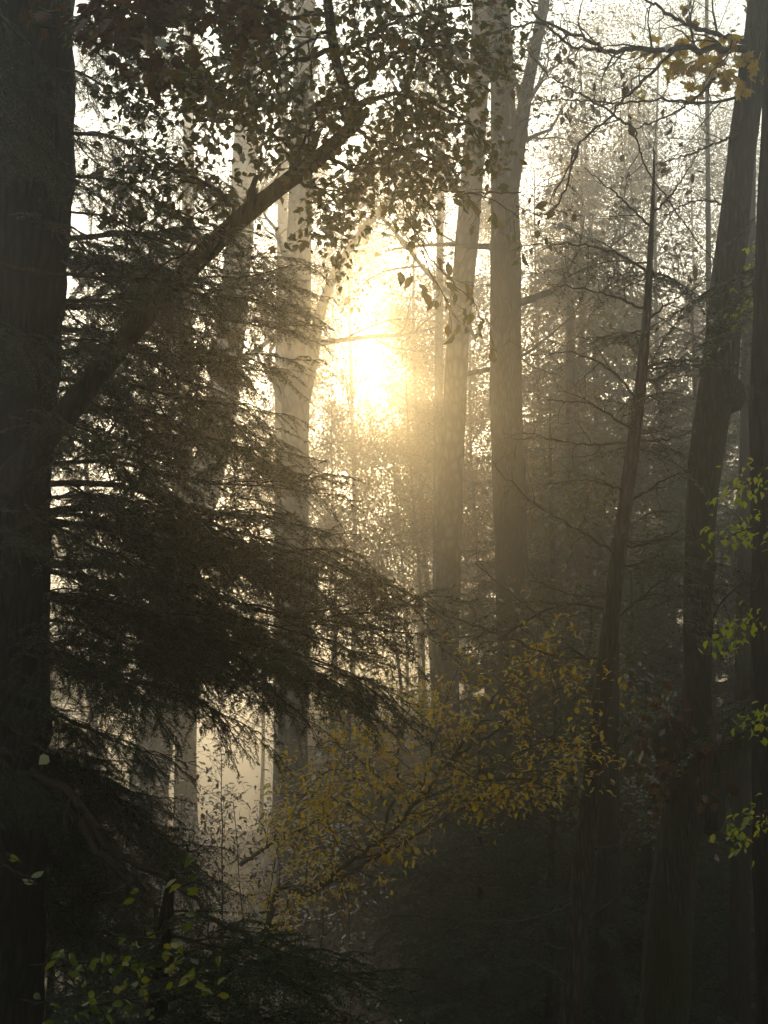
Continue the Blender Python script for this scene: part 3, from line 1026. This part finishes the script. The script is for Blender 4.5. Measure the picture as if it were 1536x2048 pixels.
# ------------------------------------------------------------------ yellow beech sapling in the lower middle
rng = np.random.default_rng(101)
t = thing('beech_sapling', 'golden leaved beech sapling with rising grey branches below the sun', 'tree')
BE = [
    ([(540, 1850, 12), (620, 1790, 11.8), (700, 1725, 11.6), (760, 1680, 11.4), (840, 1600, 11.2), (900, 1520, 11.0), (960, 1440, 10.8)], .05, .012),
    ([(640, 1772, 11.8), (740, 1725, 11.5), (850, 1660, 11.2), (960, 1600, 11.0), (1080, 1560, 10.8)], .030, .006),
    ([(760, 1680, 11.4), (790, 1580, 11.4), (800, 1480, 11.4), (830, 1380, 11.4)], .022, .005),
    ([(840, 1600, 11.2), (940, 1560, 11.0), (1050, 1500, 10.8), (1160, 1450, 10.6)], .022, .004),
    ([(900, 1520, 11.0), (980, 1470, 10.8), (1080, 1400, 10.6), (1180, 1340, 10.4)], .018, .004),
    ([(960, 1440, 10.8), (1000, 1380, 10.7), (1060, 1320, 10.6), (1110, 1290, 10.6)], .013, .003),
    ([(790, 1580, 11.4), (720, 1520, 11.5), (660, 1480, 11.6)], .014, .004),
    ([(800, 1480, 11.4), (740, 1420, 11.4), (700, 1390, 11.4)], .012, .003),
    ([(700, 1725, 11.6), (650, 1640, 11.7), (610, 1560, 11.8), (590, 1520, 11.8)], .018, .004),
    ([(840, 1600, 11.2), (870, 1480, 11.3), (900, 1380, 11.4), (930, 1310, 11.4)], .014, .003),
    ([(480, 1730, 12.4), (540, 1690, 12.2), (620, 1650, 12), (720, 1600, 11.8)], .03, .006),
    ([(900, 1520, 11.0), (1000, 1540, 10.7), (1110, 1540, 10.5), (1200, 1500, 10.4)], .012, .003),
    ([(740, 1705, 11.5), (660, 1680, 11.4), (570, 1650, 11.3)], .010, .003),
    ([(770, 1670, 11.4), (700, 1610, 11.3), (610, 1580, 11.2)], .010, .003),
    ([(800, 1640, 11.3), (740, 1570, 11.2), (670, 1520, 11.1)], .010, .003),
    ([(860, 1590, 11.2), (800, 1520, 11.1), (720, 1460, 11)], .010, .003),
    ([(900, 1540, 11.1), (860, 1450, 11), (800, 1400, 10.9)], .010, .003),
    ([(820, 1640, 11.2), (880, 1610, 11.0), (980, 1600, 10.8)], .010, .003),
    ([(720, 1560, 11.4), (660, 1540, 11.2), (600, 1600, 11.0), (570, 1650, 11)], .010, .003),
]
w, lf, tips = Acc(), Acc(), []
for k, (pts, r0, r1) in enumerate(BE):
    PP = np.array([at(*q) for q in pts])
    if k == 0:
        PP = np.vstack([[PP[0] + (-.5, .3, -1.6)], PP])
        PP[0][2] = ground_z(PP[0][0], PP[0][1]) - .2
    twiggy(w, PP, r0 * .68, r1 * .8, rng, per_m=7, tw=.42, lev=1, kids=3, tips=tips, up=.01, plane=.12, start=.25 if k else .5, n=30, wander=.15)
leaf_on_tips(lf, tips, rng, 8, .058, 0, 'oval', 3.2, .50, .15, .05)
part('branches', w, BARK_BEECH, t)
part('foliage', lf, LEAF_YELLOW, t)

# tan sapling farther left on the pale bank
t = thing('tan_leaved_shrub', 'tan leaved shrub of thin stems in the misty gap at lower left', 'shrub')
w, lf, tips = Acc(), Acc(), []
for k in range(17):
    bx = rng.uniform(230, 640)
    x0, y0 = (bx - 768) / FPX * 17, 17.0
    p = np.array((x0, y0, ground_z(x0, y0) - .1))
    q = at(bx + rng.normal() * 80, rng.uniform(1500, 1740), 17 + rng.normal())
    twiggy(w, np.array([p, p * .5 + q * .5 + rng.normal(size=3) * .15, q]), .02, .004, rng, per_m=6, tw=.7, lev=1, kids=4, tips=tips, plane=.5, start=.5)
leaf_on_tips(lf, tips, rng, 4, .075, 0, 'oval', 1.6, .55, .3, .07)
part('branches', w, TWIG, t)
part('foliage', lf, LEAF_TAN, t)

# bramble twigs on the bright bank
t = thing('bare_shrub', 'fine bare twigs glinting on the pale bank under the left boughs', 'shrub')
tips = []
for k in range(14):
    w = Acc()
    bx = rng.uniform(360, 600)
    y0 = rng.uniform(28, 36)
    x0 = (bx - 768) / FPX * y0
    p = np.array((x0, y0, ground_z(x0, y0) - .1))
    rand_grow(w, p, (rng.normal() * .4, rng.normal() * .4, 1), rng.uniform(1.2, 2.4), .014, 2, rng, tips, .03, 4, .2, .8, 4, .6)
    part('stem', w, TWIG, t)
lf = Acc()
leaf_on_tips(lf, tips, rng, 2, .07, 0, 'far', 1, .7, .3, .08)
part('foliage', lf, LEAF_TAN, t)

# ------------------------------------------------------------------ lower left: dead diagonal branches, hemlock sapling, green leaves
t = thing('fallen_branch', 'dark dead branch slanting down to the right in the lower left', 'branch')
a = Acc()
for pts, r0 in (([(60, 1540, 7.4), (150, 1600, 7.3), (215, 1690, 7.2), (290, 1735, 7.1), (375, 1785, 7.0), (420, 1840, 7.0)], .028), ([(150, 1610, 7.3), (190, 1700, 7.2), (250, 1760, 7.1), (300, 1810, 7.0), (320, 1900, 7)], .022)):
    twiggy(a, np.array([at(*q) for q in pts]), r0, .010, rng, per_m=6, tw=.3, lev=1, kids=3)
part('branch', a, TWIG, t)

t = thing('hemlock_sapling', 'low dark hemlock sapling spreading across the bottom left', 'tree', 'hemlock trees')
P, R = stem([(300, 2300, 60), (310, 2050, 46), (330, 1850, 30), (345, 1740, 12)], 6.4, BARK_DARK, t, n=30, sides=10, seed=111)
for tx, ty, td in [(520, 1830, 6.2), (620, 1850, 6.8), (700, 1870, 6.4), (780, 1940, 6.5), (830, 2010, 6.2), (740, 2040, 5.8), (600, 1960, 5.6), (520, 1900, 5.6), (430, 1800, 6.0), (200, 1880, 6.2), (120, 1960, 6.2), (660, 1920, 6.0), (560, 2020, 5.6), (680, 2080, 5.8), (460, 1960, 5.4), (380, 1880, 5.6), (250, 1820, 6.6), (640, 1900, 7.2), (780, 1880, 7.4), (820, 1930, 7.6), (720, 1985, 7), (850, 2060, 7)]:
    by = min(2150, ty + rng.uniform(-40, 90))
    put_bough(t, trunk_at(by, P, 6.4), at(tx, ty, td), rng)

LEAFY = [
    ('pair of green leaves pointing left low at the left edge', [(60, 1760, 4.2), (75, 1770, 4.2)], 2, LEAF_LIME, .045),
    ('single pale green leaf on the dark trunk at lower left', [(90, 1500, 4.4), (105, 1512, 4.4)], 1, LEAF_LIME, .05),
    ('single green leaf on the left edge above the pair of leaves', [(5, 1700, 4.2), (20, 1715, 4.2)], 1, LEAF_LIME, .05),
    ('row of green leaves hanging before the low fallen branch', [(190, 1800, 4.5), (260, 1770, 4.5), (300, 1750, 4.5), (380, 1750, 4.5)], 7, LEAF_LIME, .038),
    ('small green leaf in front of the tan shrub', [(390, 1705, 5.2), (402, 1712, 5.2)], 2, LEAF_LIME, .045),
    ('scattered yellow green leaves over the dark sapling', [(200, 1860, 4.6), (280, 1880, 4.6), (360, 1840, 4.6), (430, 1890, 4.6)], 8, LEAF_LIME, .045),
    ('thick yellow green leaf sprays at the bottom left', [(60, 1930, 4.8), (150, 1930, 4.8), (260, 1925, 4.8), (370, 1930, 4.8)], 60, LEAF_LIME, .038),
    ('lowest green leaves along the bottom left edge', [(40, 2000, 4.6), (150, 2010, 4.6), (260, 2000, 4.6), (430, 1960, 4.6)], 34, LEAF_LIME, .038),
    ('lit olive leaves in the shade under the boughs at left', [(60, 1420, 9.5), (110, 1440, 9.5), (170, 1470, 9.5), (240, 1560, 9.5)], 40, LEAF_LIME, .038),
]
for lb, pts, n, mt, L in LEAFY:
    t = thing('leafy_twig', lb, 'twig', 'green leaf twigs on the lower left')
    w, lf = Acc(), Acc()
    PP = np.array([at(*q) for q in pts])
    if len(PP) < 3:
        PP = np.vstack([PP[0] - (PP[1] - PP[0]) * 6 - (0, 0, .02), PP])
    tp = twiggy(w, PP, .004, .0015, rng, per_m=3 + n * .5, tw=.10, lev=0, plane=.4)
    sel = PP[-1] if n < 3 else None
    k = np.arange(n)
    if sel is not None:
        Pn = np.array([PP[-1 - (i % 2)] for i in range(n)]) + rng.normal(size=(n, 3)) * .01
    else:
        Pn = np.array([tp[rng.integers(len(tp))][-1] for _ in range(n)]) + rng.normal(size=(n, 3)) * .03
    D_ = rand_dirs(n, rng, .4) - (0, 0, .35)
    leaves(lf, Pn, D_, rand_dirs(n, rng) * .7 + (0, -.8, .8), L * rng.uniform(.8, 1.2, n), L * .6 * rng.uniform(.8, 1.2, n), 0, 'oval', rng)
    part('twig', w, TWIG, t)
    part('foliage', lf, mt, t)

# drooping twigs with dangling leaves right of the sun
rng = np.random.default_rng(131)
DROOP = [
    ('drooping twig with dangling leaves hanging in front of the sun glow', [(735, 250, 7.4), (770, 310, 7.4), (795, 380, 7.4), (830, 470, 7.4), (870, 560, 7.4), (915, 640, 7.4)]),
    ('slender twig with long hanging leaves across the slim pale trunk', [(800, 390, 7.6), (860, 382, 7.7), (920, 385, 7.8), (985, 400, 7.9), (1030, 430, 8.0), (1080, 460, 8.0)]),
    ('twig of small dangling leaves beside the slim trunk lower down', [(820, 420, 8), (850, 500, 8), (900, 560, 8), (950, 610, 8), (962, 660, 8)]),
]
for lb, pts in DROOP:
    t = thing('drooping_twig', lb, 'twig', 'drooping twigs by the sun')
    w, lf = Acc(), Acc()
    tp = twiggy(w, np.array([at(*q) for q in pts]), .005, .002, rng, per_m=9, tw=.30, lev=1, kids=2, up=-.12, n=30, plane=.6)
    sub = [q for q in tp if rng.random() < .8]
    leaf_on_tips(lf, sub, rng, 2, .080, 0, 'oval', .5, .5, 1.0, .01)
    part('twig', w, TWIG, t)
    part('foliage', lf, LEAF_GREEN, t)

# ------------------------------------------------------------------ hemlocks of the dark wood on the right and behind
CROWN = [hemlock_crown(300, 1.0, 15.7, 3.6, 135), hemlock_crown(301, .4, 8.5, 2.6, 110), hemlock_crown(302, 2.0, 17.6, 3.9, 140)]
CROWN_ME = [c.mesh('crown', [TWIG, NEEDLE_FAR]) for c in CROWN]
TRUNKS = []
for h, r0 in ((16, .19), (8.8, .11), (18, .22)):
    a = Acc()
    u = np.linspace(0, 1, 24)
    tube(a, np.stack([.06 * np.sin(u * 5), .05 * np.sin(u * 7 + 1), u * h - .3], -1), r0 * (1 - u) ** .8 + .01, 12, 0, .05, np.random.default_rng(4))
    TRUNKS.append(a.mesh('trunk', [BARK_DARK]))
HEM = [   # px, depth, variant, scale, label
    (1110, 27, 0, .74, 'tall misty hemlock between the broad trunk and the leaning young stem'),
    (1400, 30, 2, .76, 'tall misty hemlock behind the crooked mossy trunk'),
    (1255, 24, 1, 1.05, 'shorter dark hemlock filling the shade behind the leaning young stem'),
    (1010, 30, 1, 1.05, 'dark hemlock in the shade behind the broad pale trunk'),
    (1570, 24, 0, .8, 'dark hemlock at the right edge behind the lime leaves'),
    (1290, 21, 1, .8, 'low dark hemlock beside the mossy trunk'),
    (1100, 19, 1, .80, 'low dark hemlock under the golden sapling at the right'),
    (960, 21, 1, .72, 'low dark hemlock behind the slim trunk foot'),
    (1200, 33, 0, .80, 'far hemlock showing pale through the gap right of the broad trunk'),
    (860, 23, 1, .55, 'small dark hemlock under the golden leaves left of the slim trunk foot'),
    (120, 13, 1, .55, 'low dark hemlock at the lower left beside the black trunk'),
    (330, 14.5, 1, .42, 'little dark hemlock under the tan leaved shrub'),
    (230, 11.5, 1, .36, 'smallest dark hemlock in the bottom left behind the green leaves'),
    (1170, 38, 2, .95, 'pale hemlock between the broad trunk fork and the young stem tip'),
    (700, 33, 1, .55, 'small misty hemlock between the beech trunk and the slim trunk'),
]
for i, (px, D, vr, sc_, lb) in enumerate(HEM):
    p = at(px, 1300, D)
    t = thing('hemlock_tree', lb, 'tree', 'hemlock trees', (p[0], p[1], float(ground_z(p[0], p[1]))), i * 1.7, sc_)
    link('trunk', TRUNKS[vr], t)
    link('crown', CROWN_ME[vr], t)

# ------------------------------------------------------------------ leafy trees in the glow
def maple_proto(seed, H, r0, first, n, L, leaf, per):
    rg = np.random.default_rng(seed)
    tr, w, l, tp = Acc(), Acc(), Acc(), []
    u = np.linspace(0, 1, 20)
    P_ = np.stack([.25 * np.sin(u * 4 + seed), .2 * np.sin(u * 5 + 2 * seed), u * H - .3], -1)
    R_ = r0 * (1 - u) ** .8 + .012
    tube(tr, P_, R_, 10, 0, .05, rg)
    for k in range(n):
        f_ = first + (1 - first) * (k + .5) / n
        i = min(19, int(f_ * 20))
        az = k * 2.4 + rg.uniform(-.4, .4)
        rand_grow(w, P_[i], (math.cos(az), math.sin(az), .45), L * rg.uniform(.7, 1.2) * (1.15 - .6 * f_), R_[i] * .5, 2, rg, tp, .05, 5, .22, .85, 5, .62)
    leaf_on_tips(l, tp, rg, per, leaf, 0, 'far', 1.0, .72, .3, .24)
    return tr, w, l


MP = [maple_proto(1, 12, .05, .15, 20, 2.6, .10, 26), maple_proto(2, 15, .065, .25, 26, 3.2, .095, 36), maple_proto(3, 7, .045, .12, 16, 1.8, .085, 18), maple_proto(4, 20.5, .09, .28, 34, 4.2, .076, 20)]
MPM = [(a_.mesh('trunk', [BARK_BEECH]), b_.mesh('limbs', [TWIG_PALE]), c_.mesh('crown', [LEAF_GOLD])) for a_, b_, c_ in MP]
GLOW = [
    (830, 43, 0, 1.0, 'gold leaved tree glowing right of the sun'),
    (665, 50, 1, .85, 'gold leaved tree glowing just left of the sun'),
    (780, 36, 2, 1.05, 'small gold tree under the sun between the pale trunks'),
    (680, 38, 2, .9, 'small leafy tree under the sun beside the beech trunk'),
    (520, 64, 1, 1.25, 'misty leafy tree behind the boughs left of the beech'),
    (330, 60, 1, 1.2, 'misty leafy tree behind the leaning hazy trunk'),
    (960, 46, 1, 1.05, 'misty leafy tree seen between the close pair of trunks'),
    (1080, 40, 1, 1.1, 'pale leafy tree behind the top of the broad trunk'),
    (1480, 42, 1, 1.1, 'pale leafy tree behind the top of the right trunk'),
    (800, 52, 0, 1.05, 'far gold tree just right of the white sun gap'),
    (880, 41, 1, .8, 'gold leaved tree beside the slim pale trunk on its left'),
    (575, 52, 1, 1.4, 'tall pale leafy tree straight behind the tall beech trunk'),
    (850, 50, 1, 1.4, 'tall pale leafy tree over the sun between the beech and the slim trunk'),
    (700, 54, 1, 1.42, 'tall pale leafy tree behind the fork limb of the beech'),
    (1120, 48, 1, 1.35, 'tall pale leafy tree right of the broad trunk fork'),
    (1270, 52, 1, 1.4, 'tall pale leafy tree above the leaning young stem'),
    (1400, 47, 1, 1.3, 'tall pale leafy tree under the bare branches at upper right'),
    (180, 37, 3, 1.0, 'tall hazy leafy tree in the upper gaps right of the black trunk'),
    (330, 42, 3, 1.02, 'tall hazy leafy tree above the leaning stem left of the beech'),
    (1190, 41, 3, 1.02, 'tall hazy leafy tree just right of the broad trunk fork tip'),
    (1340, 38, 3, 1.0, 'tall hazy leafy tree under the longest bare branch at upper right'),
    (1500, 43, 3, 1.05, 'tall hazy leafy tree behind the top of the mossy trunk'),
    (610, 46, 1, 1.0, 'gold leaved tree close behind the beech trunk'),
    (1230, 44, 1, 1.1, 'pale leafy tree behind the tip of the leaning young stem'),
]


def open_crown(base, rz, sc_):
    """Leaves of a small glow tree, thinned where the low sun has an opening through the canopy."""
    rg = np.random.default_rng(int(abs(base[0]) * 1000) + 7)
    c_, s_ = math.cos(rz), math.sin(rz)
    R_ = np.array(((c_, -s_, 0), (s_, c_, 0), (0, 0, 1))) * sc_
    hole = np.array((0, 0, 1.6))
    res = Acc()
    if True:
        lv = MP[CUR][2]
        v = lv.v[0].reshape(-1, 4, 3)
        w_ = v[:, 0] @ R_.T + base
        rel = w_ - hole
        along = rel @ SUN_DIR
        off = rel - along[:, None] * SUN_DIR
        ax_, az_ = off[:, 0] + .08, off[:, 2] + .05
        d_ = np.hypot(ax_ / .60, az_ / 1.3)
        d_ = d_ + .34 * np.sin(w_[:, 0] * 4.1 + w_[:, 2] * 2.3) + .28 * np.sin(w_[:, 2] * 5.7 + 1)
        keep_ = rg.random(len(v)) < np.clip((d_ - .80) * 1.3, .10, 1)
        v = v[keep_]
        res.add(v.reshape(-1, 3), (np.array(LEAF_FAR_F)[None] + (np.arange(len(v)) * 4)[:, None, None]).reshape(-1, 3), 0)
        return res


for i, (px, D, vr, sc_, lb) in enumerate(GLOW):
    CUR = vr
    p = at(px, 1300, D)
    t = thing('maple_tree', lb, 'tree', 'leafy trees in the glow', (p[0], p[1], float(ground_z(p[0], p[1]))), i * 2.1, sc_)
    for nm, me in zip(('trunk', 'limbs', 'crown'), MPM[vr]):
        if nm == 'crown' and 560 < px < 960:
            me = open_crown(np.array((p[0], p[1], float(ground_z(p[0], p[1])))), i * 2.1, sc_).mesh('crown', [LEAF_GOLD])
        link(nm, me, t)

# ------------------------------------------------------------------ far-off wood, one mass
rng = np.random.default_rng(151)
a = Acc()
SUN_PX = 732
for k in range(95):
    D = rng.uniform(58, 120)
    px = rng.uniform(-250, 1800)
    if abs(px - 735) < 75 or 250 < px < 590:
        continue
    p = at(px, 1300, D)
    M = np.eye(4)
    s = rng.uniform(.75, 1.1)
    th = rng.uniform(0, 6.28)
    M[:3, :3] = np.array(((math.cos(th), -math.sin(th), 0), (math.sin(th), math.cos(th), 0), (0, 0, 1))) * s
    M[:3, 3] = (p[0], p[1], float(ground_z(p[0], p[1])))
    tr, w, l = MP[int(rng.integers(2))]
    sub = Acc()
    sub.merge(tr, M)
    n0 = l.v[0].shape[0] // 4
    keep = rng.random(n0) < .5
    lv = l.v[0].reshape(-1, 4, 3)[keep]
    cen = lv[:, :1]
    lv = cen + (lv - cen) * 1.7
    sub.add((lv.reshape(-1, 3) @ M[:3, :3].T + M[:3, 3]), (np.array(LEAF_FAR_F)[None] + (np.arange(len(lv)) * 4)[:, None, None]).reshape(-1, 3), 1)
    a.merge(sub)
o = part('far_wood', a, [BARK_BEECH, LEAF_GOLD])
o['kind'] = 'stuff'
o['label'] = 'far-off wood fading into the bright mist'
o['category'] = 'woodland'

# ------------------------------------------------------------------ the mist
a = Acc()
x0, x1, y0, y1, z0, z1 = -270, 270, -70, 330, -17.5, 24
a.add([(x0, y0, z0), (x1, y0, z0), (x1, y1, z0), (x0, y1, z0), (x0, y0, z1), (x1, y0, z1), (x1, y1, z1), (x0, y1, z1)],
      [(0, 3, 2, 1), (4, 5, 6, 7), (0, 1, 5, 4), (1, 2, 6, 5), (2, 3, 7, 6), (3, 0, 4, 7)])
m, nt, out = new_mat('mist')
pv = nt.nodes.new('ShaderNodeVolumePrincipled')
pv.inputs['Color'].default_value = (1, 1, 1, 1)
pv.inputs['Density'].default_value = HAZE_DENSITY
pv.inputs['Anisotropy'].default_value = HAZE_G
nt.links.new(pv.outputs[0], out.inputs['Volume'])
hz = part('haze', a, m, smooth=False)
hz['kind'] = 'stuff'
hz['label'] = 'pale morning mist filling the forest'
hz['category'] = 'mist'
